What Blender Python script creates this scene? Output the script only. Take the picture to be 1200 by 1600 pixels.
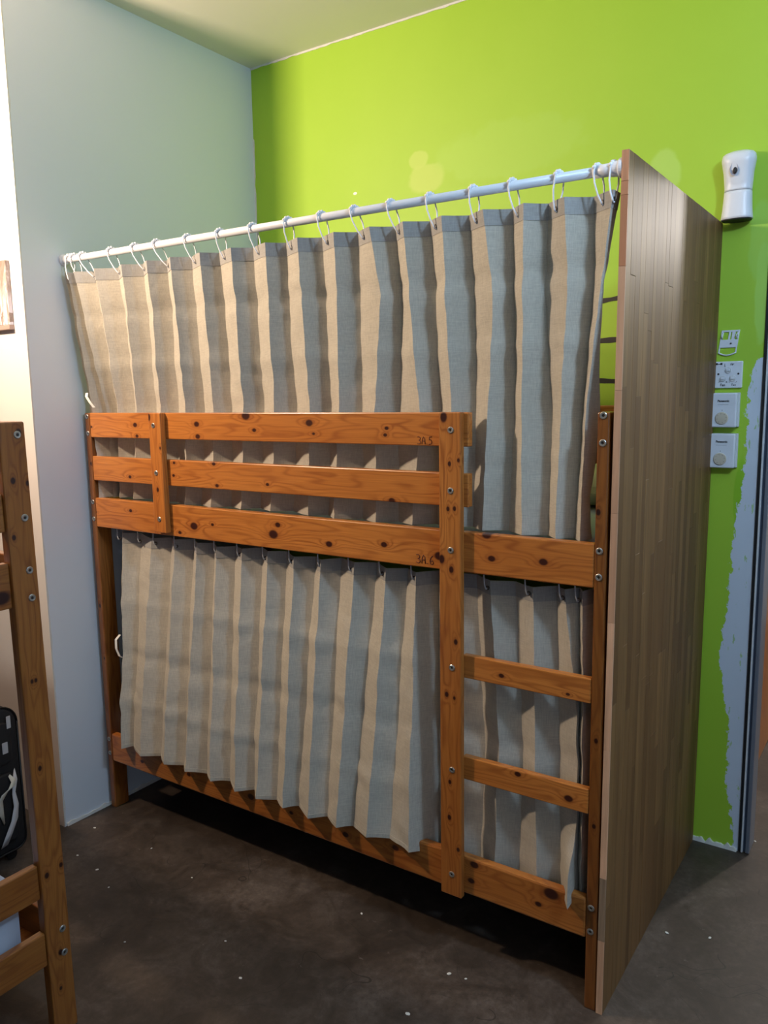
import bpy, bmesh, math, random
from mathutils import Vector, Matrix, noise
random.seed(7)
S = bpy.context.scene
for o in list(bpy.data.objects): bpy.data.objects.remove(o)
PI = math.pi

# ------------------------------------------------------------ camera
def make_camera():
    yaw, pit, rol, f = 0.595577, -0.144794, -0.0155159, 1245.7651
    fw = Vector((-math.sin(yaw)*math.cos(pit), math.cos(yaw)*math.cos(pit), math.sin(pit)))
    rt = Vector((math.cos(yaw), math.sin(yaw), 0)); up = rt.cross(fw)
    r2 = rt*math.cos(rol)+up*math.sin(rol); u2 = -rt*math.sin(rol)+up*math.cos(rol)
    cd = bpy.data.cameras.new('camera'); c = bpy.data.objects.new('camera', cd)
    S.collection.objects.link(c)
    cd.sensor_fit = 'HORIZONTAL'; cd.sensor_width = 36; cd.lens = f*36/1200
    cd.clip_start = .02
    M = Matrix((r2, u2, -fw)).transposed().to_4x4()
    M.translation = Vector((2.61103, -1.863906, 1.616191))
    c.matrix_world = M; S.camera = c
make_camera()

# ------------------------------------------------------------ light, exposure
w = bpy.data.worlds.new('world'); S.world = w; w.use_nodes = True
w.node_tree.nodes['Background'].inputs[0].default_value = (.75, .82, 1, 1)
w.node_tree.nodes['Background'].inputs[1].default_value = .35
def lamp(name, kind, loc, energy, color, size=.1, target=None, size_y=None):
    d = bpy.data.lights.new(name, kind); d.energy = energy; d.color = color
    if kind == 'AREA':
        d.size = size
        if size_y: d.shape = 'RECTANGLE'; d.size_y = size_y
    else: d.shadow_soft_size = size
    o = bpy.data.objects.new(name, d); S.collection.objects.link(o); o.location = loc
    if target is not None:
        o.rotation_euler = (Vector(target)-Vector(loc)).to_track_quat('-Z', 'Y').to_euler()
    return o
lamp('warm_lamp', 'AREA', (-.18, -1.15, 2.58), 45, (1, .76, .55), .16, (.75, 1.0, 2.45))  # wide warm lamp over the left bunk, facing the green wall
lamp('cool_ceiling_lamp', 'POINT', (3.12, -.62, 2.70), 54, (.50, .73, 1), .09)           # ceiling lamp right of the bed
lamp('cool_fill', 'AREA', (4.45, -3.2, 1.9), 9, (.50, .68, 1), 1.4, (.2, .2, 1.3), 1.6)  # unseen fill added for the blue wall and grey curtain folds, no window there
lamp('hall_lamp', 'POINT', (2.95, 3.1, 2.6), 75, (1, .92, .85), .06)
vs = S.view_settings
vs.view_transform = 'Standard'; vs.look = 'None'; vs.gamma = 1; vs.use_curve_mapping = False
vs.exposure = 0.32

# ------------------------------------------------------------ node helpers
class NT:
    def __init__(s, name):
        s.m = bpy.data.materials.new(name); s.m.use_nodes = True
        s.t = s.m.node_tree; s.n = s.t.nodes; s.l = s.t.links
        s.b = s.n['Principled BSDF']
    def node(s, typ, **kw):
        nd = s.n.new(typ)
        for k, v in kw.items(): setattr(nd, k, v)
        return nd
    def link(s, a, b): s.l.new(a, b)
    def _in(s, nd, i, v):
        if v is None: return
        if isinstance(v, bpy.types.NodeSocket): s.l.new(v, nd.inputs[i])
        else: nd.inputs[i].default_value = v
    def math(s, op, a, b=None, c=None, clamp=False):
        nd = s.node('ShaderNodeMath', operation=op); nd.use_clamp = clamp
        s._in(nd, 0, a); s._in(nd, 1, b); s._in(nd, 2, c); return nd.outputs[0]
    def mix(s, f, a, b, mode='MIX'):
        nd = s.node('ShaderNodeMix', data_type='RGBA', blend_type=mode)
        s._in(nd, 0, f)
        for i, v in ((6, a), (7, b)):
            if not isinstance(v, bpy.types.NodeSocket): v = (*v, 1) if len(v) == 3 else v
            s._in(nd, i, v)
        return nd.outputs[2]
    def ramp(s, f, stops, interp='LINEAR'):
        nd = s.node('ShaderNodeValToRGB'); cr = nd.color_ramp; cr.interpolation = interp
        while len(cr.elements) < len(stops): cr.elements.new(.5)
        for e, (p, c) in zip(cr.elements, stops):
            e.position = p; e.color = (*c, 1) if len(c) == 3 else c
        s._in(nd, 0, f); return nd.outputs[0]
    def noise(s, vec, scale, detail=3, rough=.5, dist=0):
        nd = s.node('ShaderNodeTexNoise'); s._in(nd, 'Vector', vec)
        nd.inputs['Scale'].default_value = scale; nd.inputs['Detail'].default_value = detail
        nd.inputs['Roughness'].default_value = rough; nd.inputs['Distortion'].default_value = dist
        return nd.outputs[0]
    def mapping(s, vec, scale=(1, 1, 1), loc=(0, 0, 0)):
        nd = s.node('ShaderNodeMapping'); s._in(nd, 0, vec)
        nd.inputs['Scale'].default_value = scale; nd.inputs['Location'].default_value = loc
        return nd.outputs[0]
    def objco(s): return s.node('ShaderNodeTexCoord').outputs['Object']
    def pos(s): return s.node('ShaderNodeNewGeometry').outputs['Position']
    def sep(s, v):
        nd = s.node('ShaderNodeSeparateXYZ'); s._in(nd, 0, v); return nd.outputs
    def rnd(s): return s.node('ShaderNodeObjectInfo').outputs['Random']
    def bump(s, h, strength=.3, dist=.002):
        nd = s.node('ShaderNodeBump'); s._in(nd, 'Height', h)
        nd.inputs['Strength'].default_value = strength; nd.inputs['Distance'].default_value = dist
        s.link(nd.outputs[0], s.b.inputs['Normal'])
    def col(s, c):
        if isinstance(c, bpy.types.NodeSocket): s.link(c, s.b.inputs['Base Color'])
        else: s.b.inputs['Base Color'].default_value = (*c, 1)
    def rough(s, r):
        s._in(s.b, 'Roughness', r)

def plain(name, color, rough=.5, metal=0, var=.06, bump=.0):
    t = NT(name)
    n = t.noise(t.objco(), 35, 4)
    c2 = tuple(max(0, x*(1-var*2)) for x in color)
    t.col(t.mix(n, color, c2)); t.rough(rough); t.b.inputs['Metallic'].default_value = metal
    if bump: t.bump(n, bump, .001)
    return t.m

# knot group: returns bump (D field) and core mask
def knot_group():
    g = bpy.data.node_groups.new('knot', 'ShaderNodeTree')
    g.interface.new_socket('A', in_out='INPUT', socket_type='NodeSocketFloat')
    g.interface.new_socket('B', in_out='INPUT', socket_type='NodeSocketFloat')
    g.interface.new_socket('KA', in_out='INPUT', socket_type='NodeSocketFloat')
    g.interface.new_socket('KB', in_out='INPUT', socket_type='NodeSocketFloat')
    g.interface.new_socket('R', in_out='INPUT', socket_type='NodeSocketFloat')
    g.interface.new_socket('Field', in_out='OUTPUT', socket_type='NodeSocketFloat')
    g.interface.new_socket('Core', in_out='OUTPUT', socket_type='NodeSocketFloat')
    i = g.nodes.new('NodeGroupInput'); o = g.nodes.new('NodeGroupOutput')
    def M(op, a, b=None):
        n = g.nodes.new('ShaderNodeMath'); n.operation = op
        for k, v in ((0, a), (1, b)):
            if v is None: continue
            if isinstance(v, bpy.types.NodeSocket): g.links.new(v, n.inputs[k])
            else: n.inputs[k].default_value = v
        return n.outputs[0]
    I = i.outputs
    da = M('DIVIDE', M('SUBTRACT', I[0], I[2]), I[4]); db = M('DIVIDE', M('SUBTRACT', I[1], I[3]), I[4])
    a2 = M('MULTIPLY', da, da); b2 = M('MULTIPLY', db, db)
    D = M('ADD', M('MULTIPLY', a2, .07), M('MULTIPLY', b2, .35))
    f = M('POWER', 2.718, M('MULTIPLY', D, -1))
    g.links.new(f, o.inputs[0])
    d = M('SQRT', M('ADD', M('MULTIPLY', a2, .55), b2))
    n = g.nodes.new('ShaderNodeMapRange'); n.interpolation_type = 'SMOOTHSTEP'
    g.links.new(d, n.inputs[0]); n.inputs[1].default_value = 1.25; n.inputs[2].default_value = .7
    n.inputs[3].default_value = 0; n.inputs[4].default_value = 1
    g.links.new(n.outputs[0], o.inputs[1])
    return g
KG = knot_group()
pine_cache = {}
def pine(center, along, across, knots=(), dark=0.0):
    """varnished knotty pine; along/across are axis indices, knots (a, b, r) in world metres"""
    key = (along, across, dark) if not knots else None
    if key in pine_cache: return pine_cache[key]
    t = NT('varnished_pine'); sp = t.sep(t.objco()); a, b = sp[along], sp[across]
    c = sp[3-along-across]
    vec = t.node('ShaderNodeCombineXYZ'); t.link(t.math('MULTIPLY', a, 1.1), vec.inputs[0])
    t.link(t.math('MULTIPLY', b, 9), vec.inputs[1]); t.link(t.math('ADD', t.math('MULTIPLY', c, 9), t.math('MULTIPLY', t.rnd(), 40)), vec.inputs[2])
    n1 = t.noise(vec.outputs[0], 1.6, 2, .5)
    F = t.math('ADD', t.math('MULTIPLY', b, 34), t.math('MULTIPLY', n1, 11))
    core = None; halo = None
    for ka, kb, r in knots:
        g = t.node('ShaderNodeGroup'); g.node_tree = KG
        t.link(a, g.inputs[0]); t.link(b, g.inputs[1])
        g.inputs[2].default_value = ka-center[along]; g.inputs[3].default_value = kb-center[across]; g.inputs[4].default_value = r
        F = t.math('ADD', F, t.math('MULTIPLY', g.outputs[0], 1.8 + 60*r))
        core = g.outputs[1] if core is None else t.math('MAXIMUM', core, g.outputs[1])
        halo = g.outputs[0] if halo is None else t.math('MAXIMUM', halo, g.outputs[0])
    s = t.math('SINE', t.math('MULTIPLY', F, 6.283))
    line = t.math('POWER', t.math('MULTIPLY_ADD', s, .5, .5), 3)
    line = t.math('MULTIPLY', line, t.math('MULTIPLY_ADD', t.noise(vec.outputs[0], 3.1, 3), 1.5, -.15, clamp=True))
    vf = t.node('ShaderNodeCombineXYZ'); t.link(t.math('MULTIPLY', a, 6), vf.inputs[0]); t.link(t.math('MULTIPLY', b, 330), vf.inputs[1]); t.link(t.math('MULTIPLY', c, 330), vf.inputs[2])
    fine = t.noise(vf.outputs[0], 1, 3, .6)
    big = t.noise(vec.outputs[0], .9, 2)
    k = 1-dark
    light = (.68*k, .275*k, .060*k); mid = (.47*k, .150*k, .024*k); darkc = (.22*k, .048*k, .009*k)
    col = t.mix(t.math('MULTIPLY_ADD', big, 1.6, -.35, clamp=True), light, mid)
    col = t.mix(t.math('MULTIPLY', line, .72), col, darkc)
    col = t.mix(t.math('MULTIPLY_ADD', fine, .9, -.22, clamp=True), col, darkc)
    if core is not None:
        col = t.mix(t.math('MULTIPLY', t.math('POWER', halo, 2.5), .65), col, darkc)
        col = t.mix(core, col, (.045*k, .010*k, .006*k))
    t.col(col); t.rough(.33); t.b.inputs['Coat Weight'].default_value = .25; t.b.inputs['Coat Roughness'].default_value = .22
    t.bump(t.math('ADD', fine, t.math('MULTIPLY', line, -.4)), .12, .0008)
    if key: pine_cache[key] = t.m
    return t.m

# ------------------------------------------------------------ object helpers
def link(o): S.collection.objects.link(o)
def wpos(o):
    p = Vector(o.location)
    while o.parent: o = o.parent; p = p + Vector(o.location)
    return p
def put(name, bm, mat, parent=None, center=None, smooth=False):
    """link a bmesh built in world metres as one object whose origin is its centre"""
    bm.normal_update()
    if center is None:
        xs = [v.co for v in bm.verts]
        center = Vector([(min(c[i] for c in xs)+max(c[i] for c in xs))/2 for i in range(3)])
    center = Vector(center)
    bmesh.ops.translate(bm, verts=bm.verts, vec=-center)
    me = bpy.data.meshes.new(name); bm.to_mesh(me); bm.free()
    for m in (mat if isinstance(mat, (list, tuple)) else [mat]): me.materials.append(m)
    if smooth:
        for p in me.polygons: p.use_smooth = True
    o = bpy.data.objects.new(name, me); link(o)
    if parent: o.parent = parent; o.location = center-wpos(parent)
    else: o.location = center
    return o
def thing(name, label, cat, loc, group=None):
    o = bpy.data.objects.new(name, None); link(o); o.location = loc; o.empty_display_size = .05
    return tag(o, label, cat, group)
def tag(o, label, cat, group=None):
    o['label'] = label; o['category'] = cat
    if group: o['group'] = group
    return o
def struct(o, label=None):
    o['kind'] = 'structure'
    if label: o['label'] = label
    return o
def box(x0, x1, y0, y1, z0, z1, bev=0, bm=None, seg=1, mat=0):
    bm2 = bmesh.new()
    bmesh.ops.create_cube(bm2, size=1)
    for v in bm2.verts:
        v.co = Vector((x0 if v.co.x < 0 else x1, y0 if v.co.y < 0 else y1, z0 if v.co.z < 0 else z1))
    if bev: bmesh.ops.bevel(bm2, geom=bm2.edges[:], offset=bev, segments=seg, affect='EDGES', profile=.5)
    for f in bm2.faces: f.material_index = mat
    if bm is None: return bm2
    me = bpy.data.meshes.new('t'); bm2.to_mesh(me); bm.from_mesh(me); bpy.data.meshes.remove(me); bm2.free()
    return bm
def tube(pts, r, n=8, bm=None, caps=True, mat=0):
    bm = bm or bmesh.new(); rings = []
    pts = [Vector(p) for p in pts]; N = len(pts); up = None
    for i, p in enumerate(pts):
        d = (pts[min(i+1, N-1)]-pts[max(i-1, 0)]).normalized()
        if up is None:
            up = Vector((0, 0, 1)) if abs(d.z) < .9 else Vector((0, 1, 0))
        s = d.cross(up).normalized(); up = s.cross(d).normalized()
        rr = r[i] if isinstance(r, (list, tuple)) else r
        rings.append([bm.verts.new(p+(s*math.cos(a)+up*math.sin(a))*rr) for a in [2*PI*k/n for k in range(n)]])
    for a, b in zip(rings, rings[1:]):
        for k in range(n):
            f = bm.faces.new((a[k], a[(k+1) % n], b[(k+1) % n], b[k])); f.smooth = True; f.material_index = mat
    if caps:
        f = bm.faces.new(rings[0][::-1]); f.material_index = mat
        f = bm.faces.new(rings[-1]); f.material_index = mat
    return bm
def lathe(prof, center, axis, n=24, bm=None):
    """prof: (radius, height) along axis vector from center"""
    bm = bm or bmesh.new(); ax = Vector(axis).normalized(); c = Vector(center)
    u = ax.orthogonal().normalized(); v = ax.cross(u); rings = []
    for r, h in prof:
        if r <= 1e-6: rings.append([bm.verts.new(c+ax*h)])
        else: rings.append([bm.verts.new(c+ax*h+(u*math.cos(2*PI*k/n)+v*math.sin(2*PI*k/n))*r) for k in range(n)])
    for a, b in zip(rings, rings[1:]):
        for k in range(n):
            if len(a) == 1 and len(b) == 1: continue
            if len(a) == 1: bm.faces.new((a[0], b[k], b[(k+1) % n]))
            elif len(b) == 1: bm.faces.new((a[k], b[0], a[(k+1) % n]))
            else: bm.faces.new((a[k], b[k], b[(k+1) % n], a[(k+1) % n]))
    bmesh.ops.recalc_face_normals(bm, faces=bm.faces)
    return bm
def interp(tab, z):
    """piecewise linear lookup of (z, value) in a table, slope kept at the ends"""
    tab = sorted(tab)
    if z <= tab[0][0]: a, b = tab[0], tab[1]
    elif z >= tab[-1][0]: a, b = tab[-2], tab[-1]
    else:
        for a, b in zip(tab, tab[1:]):
            if a[0] <= z <= b[0]: break
    return a[1]+(b[1]-a[1])*(z-a[0])/(b[0]-a[0])

# ------------------------------------------------------------ wall, floor and ceiling paints
CEIL = 3.082
def m_green():
    t = NT('lime_green_paint'); p = t.pos(); s = t.sep(p); X, Z = s[0], s[2]
    n = t.noise(t.mapping(p, (1, 1, .45)), 2.4, 4, .55)
    n2 = t.noise(p, 9, 5, .6)
    c = t.mix(n, (.350, .58, .034), (.40, .625, .052))
    c = t.mix(t.math('MULTIPLY', n2, .25), c, (.31, .56, .018))
    # lighter dabs of touch-up paint
    def blob(x, z, rx, rz, colr, amt):
        nonlocal c
        dx = t.math('DIVIDE', t.math('SUBTRACT', X, x), rx); dz = t.math('DIVIDE', t.math('SUBTRACT', Z, z), rz)
        d = t.math('SQRT', t.math('ADD', t.math('MULTIPLY', dx, dx), t.math('MULTIPLY', dz, dz)))
        d = t.math('ADD', d, t.math('MULTIPLY_ADD', t.noise(p, 14, 3), .8, -.4))
        m = t.node('ShaderNodeMapRange', interpolation_type='SMOOTHSTEP'); t.link(d, m.inputs[0])
        m.inputs[1].default_value = 1.15; m.inputs[2].default_value = .85
        c = t.mix(t.math('MULTIPLY', m.outputs[0], amt), c, colr)
    blob(.865, 2.545, .045, .035, (.50, .66, .12), .8)
    blob(.90, 2.470, .085, .055, (.50, .66, .12), .8)
    blob(1.83, 2.34, .05, .07, (.46, .70, .14), .7)
    blob(1.25, 2.52, .30, .10, (.40, .64, .08), .5)
    blob(.55, 2.463, .010, .006, (.85, .85, .80), 1)
    blob(2.150, 1.93, .022, .16, (.42, .70, .12), .8)
    blob(2.135, 2.08, .030, .13, (.38, .66, .10), .6)
    blob(2.112, 1.25, .02, .13, (.24, .52, .012), .7)
    # grey-white filler along the door side of the wall
    zs = [(0, 2.147), (.161, 2.134), (.215, 2.114), (.299, 2.113), (.466, 2.116), (.577, 2.090), (.713, 2.072), (.888, 2.091), (.989, 2.093), (1.123, 2.097), (1.298, 2.119), (1.426, 2.125), (1.594, 2.122), (1.68, 2.128), (1.72, 2.150), (1.74, 2.30)]
    edge = t.ramp(t.math('DIVIDE', Z, 2), [(z/2, ((x-2)*2,)*3) for z, x in zs])
    edge = t.math('MULTIPLY_ADD', edge, .5, 2.0)
    wob = t.math('MULTIPLY_ADD', t.noise(t.mapping(p, (1, 1, .6)), 34, 7, .75), .070, -.035)
    filler = t.math('GREATER_THAN', t.math('ADD', X, wob), edge)
    patch = t.math('GREATER_THAN', t.noise(t.mapping(p, (1.8, 1, .5)), 30, 4, .6), .36)
    fil = t.math('MULTIPLY', filler, patch)
    half = t.math('MULTIPLY', filler, .55)
    c = t.mix(half, c, (.42, .55, .52)); c = t.mix(fil, c, (.60, .66, .76))
    t.col(c); t.rough(.55)
    t.bump(t.math('ADD', t.math('MULTIPLY', n2, .5), t.math('MULTIPLY', fil, 1.0)), .25, .002)
    return t.m
def m_paint(name, c1, c2, scale=2, rough=.6, spots=None):
    t = NT(name); p = t.pos()
    c = t.mix(t.noise(p, scale, 4), c1, c2)
    if spots: c = t.mix(t.math('GREATER_THAN', t.noise(p, 28, 2), .80), c, spots)
    t.col(c); t.rough(rough); t.bump(t.noise(p, 60, 4), .10, .001); return t.m
def m_cream():
    t = NT('cream_paint'); p = t.pos(); s = t.sep(p)
    n = t.noise(p, 5, 4)
    c = t.mix(n, (.78, .74, .71), (.82, .78, .75))
    low = t.node('ShaderNodeMapRange', interpolation_type='SMOOTHSTEP'); t.link(t.math('ADD', s[2], t.math('MULTIPLY', n, .12)), low.inputs[0])
    low.inputs[1].default_value = .72; low.inputs[2].default_value = .55
    c = t.mix(t.math('MULTIPLY', low.outputs[0], .7), c, (.42, .33, .27))     # scuffed lower wall
    t.col(c); t.rough(.6); t.bump(t.noise(p, 60, 4), .10, .001); return t.m
def m_floor():
    t = NT('stained_concrete'); p = t.pos()
    a = t.noise(p, 1.7, 6, .62, .6); b = t.noise(p, 7, 8, .7, 1.2); d = t.noise(p, 45, 5, .7)
    c = t.ramp(t.math('ADD', t.math('MULTIPLY', a, .55), t.math('MULTIPLY', b, .45)),
               [(.36, (.020, .013, .009)), (.46, (.050, .035, .025)), (.53, (.078, .057, .043)), (.64, (.145, .113, .092))])
    c = t.mix(t.math('MULTIPLY_ADD', d, 1.6, -.45, clamp=True), c, (.030, .021, .016))
    v = t.node('ShaderNodeTexVoronoi', feature='DISTANCE_TO_EDGE'); t.link(t.mapping(p, (1, 1, 1)), v.inputs['Vector'])
    dist = t.node('ShaderNodeVectorMath', operation='ADD'); nn = t.node('ShaderNodeTexNoise'); t.link(p, nn.inputs['Vector']); nn.inputs['Scale'].default_value = 3
    t.link(p, dist.inputs[0]); t.link(nn.outputs['Color'], dist.inputs[1]); t.link(dist.outputs[0], v.inputs['Vector']); v.inputs['Scale'].default_value = 2.2
    crack = t.math('LESS_THAN', v.outputs['Distance'], .004)
    crack = t.math('MULTIPLY', crack, t.math('GREATER_THAN', t.noise(p, 2.3, 2), .56))
    c = t.mix(t.math('MULTIPLY', crack, .6), c, (.015, .011, .009))
    pale = t.math('GREATER_THAN', t.noise(t.mapping(p, (1, 1.6, 1)), 16, 6, .75), .66)
    c = t.mix(t.math('MULTIPLY', pale, .35), c, (.20, .165, .145))
    t.col(c)
    t.rough(t.math('MULTIPLY_ADD', b, .35, .38))
    t.bump(t.math('ADD', b, t.math('MULTIPLY', d, .4)), .35, .004); return t.m
M_green = m_green(); M_cream = m_cream(); M_floor = m_floor()
M_blue = m_paint('pale_blue_grey_paint', (.70, .75, .82), (.73, .78, .84), 2.2, .6)
M_ceil = m_paint('ceiling_paint', (.78, .76, .68), (.80, .78, .70), 1.5, .7)
M_white = m_paint('off_white_paint', (.44, .44, .44), (.48, .48, .48), 2, .6)
M_caulk = m_paint('white_caulk', (.78, .77, .74), (.60, .59, .56), 25, .6)

# ------------------------------------------------------------ the room
struct(put('floor', box(-3.2, 4.7, -4.4, 4.3, -.1, 0), M_floor))
struct(put('ceiling', box(-3.2, 4.7, -4.4, 4.3, CEIL, CEIL+.1), M_ceil))
struct(put('wall_back', box(-.116, 2.1645, .998, 1.098, 0, CEIL), M_green))
struct(put('wall_left', box(-.116, -.016, -.194, .998, 0, CEIL), M_blue))
struct(put('wall_corner', box(-3.1, -.0162, -.200, -.194, 0, CEIL), M_cream))
struct(put('wall_far_left', box(-3.2, -3.1, -4.4, -.2, 0, CEIL), M_white))
struct(put('wall_front', box(-3.1, 4.6, -4.4, -4.3, 0, CEIL), M_white))
struct(put('wall_right', box(4.6, 4.7, -4.4, 4.3, 0, CEIL), M_white))
struct(put('wall_hall', box(-.1, 4.6, 4.2, 4.3, 0, CEIL), M_white))
struct(put('wall_over_door', box(2.1645, 3.25, .998, 1.098, 2.32, CEIL), M_green))
struct(put('wall_beside_door', box(3.25, 4.6, .998, 1.098, 0, CEIL), M_green))
M_oak = pine((2.085, 2.3, 1.1), 2, 1, (), .05)
d2 = struct(put('door_2', box(2.065, 2.105, 1.12, 3.2, .004, 2.35, .003), M_oak))

def ragged(name, p0, p1, wdir, width, depth_dir, n=90, seed=0, amp=.5, thick=.004, zc=None):
    """thin uneven bead of caulk running from p0 to p1"""
    bm = bmesh.new(); p0, p1, wd, dd = Vector(p0), Vector(p1), Vector(wdir), Vector(depth_dir)
    prev = None
    for i in range(n+1):
        f = i/n; c = p0.lerp(p1, f)
        wv = width*(1+amp*noise.noise(Vector((f*n*.35, seed, 0)))*1.6)
        q = [c, c+dd*thick, c+dd*thick*.8+wd*wv, c+wd*wv]
        vs_ = [bm.verts.new(v) for v in q]
        if prev:
            for k in range(4): bm.faces.new((prev[k], prev[(k+1) % 4], vs_[(k+1) % 4], vs_[k]))
        else: bm.faces.new(vs_)
        prev = vs_
    bm.faces.new(prev[::-1])
    bmesh.ops.recalc_face_normals(bm, faces=bm.faces)
    return struct(put(name, bm, M_caulk))
ragged('trim_1', (-.016, .998, CEIL), (2.16, .998, CEIL), (0, 0, -1), .007, (0, -1, 0), 140, 3)
ragged('trim_2', (-.016, -.19, 0), (-.016, .998, 0), (0, 0, 1), .011, (1, 0, 0), 90, 5, .6, .007)
ragged('trim_3', (2.0, .998, 0), (2.16, .998, 0), (0, 0, 1), .014, (0, -1, 0), 30, 8, .7, .010)
ragged('trim_4', (-.016, .998, 1.2), (-.016, .998, 2.78), (1, 0, 0), .005, (0, -1, 0), 80, 11, .7, .004)
ragged('trim_5', (-.0162, -.200, 0), (-.0162, -.200, CEIL), (0, 1, 0), .006, (1, 0, 0), 160, 14, .5, .0012)

# sliding-door frame at the end of the green wall
M_black = plain('black_rubber', (.008, .008, .010), .5)
M_alu = plain('blue_grey_aluminium', (.30, .34, .42), .35, .6)
M_alud = plain('dark_aluminium_channel', (.07, .09, .14), .4, .5)
M_frwhite = plain('white_seal', (.66, .68, .72), .5)
dfr = bpy.data.objects.new('door_1', None); link(dfr); dfr.location = (2.18, 1.03, 0); struct(dfr)
put('rubber_seal', box(2.1645, 2.1735, .992, 1.09, .003, 2.32, .001), M_black, dfr)
put('white_bead', box(2.1737, 2.1795, .990, 1.09, .003, 2.32, .001), M_frwhite, dfr)
put('channel', box(2.1797, 2.1880, 1.000, 1.09, .003, 2.32, .001), M_alud, dfr)
put('frame_edge', box(2.1882, 2.2010, .992, 1.09, .003, 2.32, .002), M_alu, dfr)
put('head_frame', box(2.2012, 3.249, 1.000, 1.09, 2.28, 2.319, .002), M_alu, dfr)

# painted strokes of a mural, on the green wall behind the bed
def stroke(z, tilt, seed):
    bm = bmesh.new(); prev = None
    for i in range(25):
        x = 1.48+.30*i/24
        h = .0085*(1+.35*noise.noise(Vector((x*22, seed, 0)))); zz = z+tilt*(x-1.64)
        q = [bm.verts.new((x, y, zz+s*h)) for y, s in ((.9975, -1), (.9965, -1), (.9965, 1), (.9975, 1))]
        if prev:
            for k in range(4): bm.faces.new((prev[k], prev[(k+1) % 4], q[(k+1) % 4], q[k]))
        else: bm.faces.new(q)
        prev = q
    bm.faces.new(prev[::-1]); bmesh.ops.recalc_face_normals(bm, faces=bm.faces)
    o = put('painted_stroke', bm, M_blackpaint); return o
M_blackpaint = plain('black_mural_paint', (.012, .010, .010), .5)
wb = bpy.data.objects['wall_back']
for k, (z, tl) in enumerate(((1.940, .10), (1.800, .03), (1.657, -.06))):
    o = stroke(z, tl, k*5.1); o.location = Vector(o.location)-Vector(wb.location); o.parent = wb

# ------------------------------------------------------------ bolts
M_steel = plain('zinc_bolt', (.55, .54, .50), .3, .85)
M_hole = plain('bolt_recess', (.05, .045, .04), .5, .5)
def bolt_mesh():
    bm = lathe([(.0034, .0004), (.0040, .0022), (.0075, .0026), (.0088, .0016), (.0090, -.0008), (0, -.0008)], (0, 0, 0), (0, 0, 1), 16)
    n0 = len(bm.faces)
    h = lathe([(.0040, .0006), (0, .0004)], (0, 0, 0), (0, 0, 1), 6)
    me = bpy.data.meshes.new('t'); h.to_mesh(me); h.free(); bm.from_mesh(me); bpy.data.meshes.remove(me)
    bm.faces.ensure_lookup_table()
    for f in bm.faces[n0:]: f.material_index = 1
    me = bpy.data.meshes.new('bolt'); bm.to_mesh(me); bm.free()
    me.materials.append(M_steel); me.materials.append(M_hole); return me
BOLT = bolt_mesh()
def bolt(parent, loc, axis):
    o = bpy.data.objects.new('bolt', BOLT); link(o); o.parent = parent
    o.location = Vector(loc)-wpos(parent)
    o.rotation_euler = Vector(axis).to_track_quat('Z', 'X').to_euler(); return o

# ------------------------------------------------------------ bunk bed
L, D, H, TX, TY = 1.9946, .972, 1.57, .0303, .0645
Z = dict(top=(1.4796, H), second=(1.3183, 1.4086), bed=(1.1411, 1.2512), low=(.1999, .3130))
KN = dict(
 top=[(.038, 1.518, .004), (.286, 1.527, .008), (.293, 1.488, .006), (.599, 1.532, .009), (.602, 1.491, .008), (.824, 1.560, .013), (.858, 1.515, .006), (1.082, 1.539, .010), (1.098, 1.507, .004), (1.361, 1.526, .005), (1.356, 1.507, .005)],
 second=[(.241, 1.340, .006), (.479, 1.399, .005), (.671, 1.402, .006), (.473, 1.355, .005), (.682, 1.330, .006), (.906, 1.345, .005), (1.375, 1.322, .008)],
 bed=[(.03, 1.197, .004), (.233, 1.216, .006), (.49, 1.157, .006), (.562, 1.185, .013), (.652, 1.197, .005), (.943, 1.219, .008), (.923, 1.187, .014), (1.146, 1.176, .009), (1.346, 1.193, .008), (1.53, 1.178, .012), (1.673, 1.249, .010), (1.688, 1.187, .008), (1.833, 1.193, .009)],
 low=[(.209, .242, .007), (.469, .259, .008), (.777, .259, .011), (.958, .254, .006), (1.182, .247, .009), (1.371, .263, .009), (1.638, .298, .010), (1.628, .246, .008), (1.868, .292, .016), (1.832, .249, .007)],
)
M_matt = plain('pale_blue_sheet', (.52, .60, .74), .8, 0, .05, .2)
M_pill = plain('pale_olive_pillowcase', (.60, .60, .40), .8, 0, .05, .2)
M_pill2 = plain('blue_white_pillowcase', (.66, .72, .84), .8, 0, .05, .2)
def rackf(k):
    def f(bm):
        if k:
            for v in bm.verts: v.co.y -= k*(v.co.z-.5)
        return bm
    return f
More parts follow.
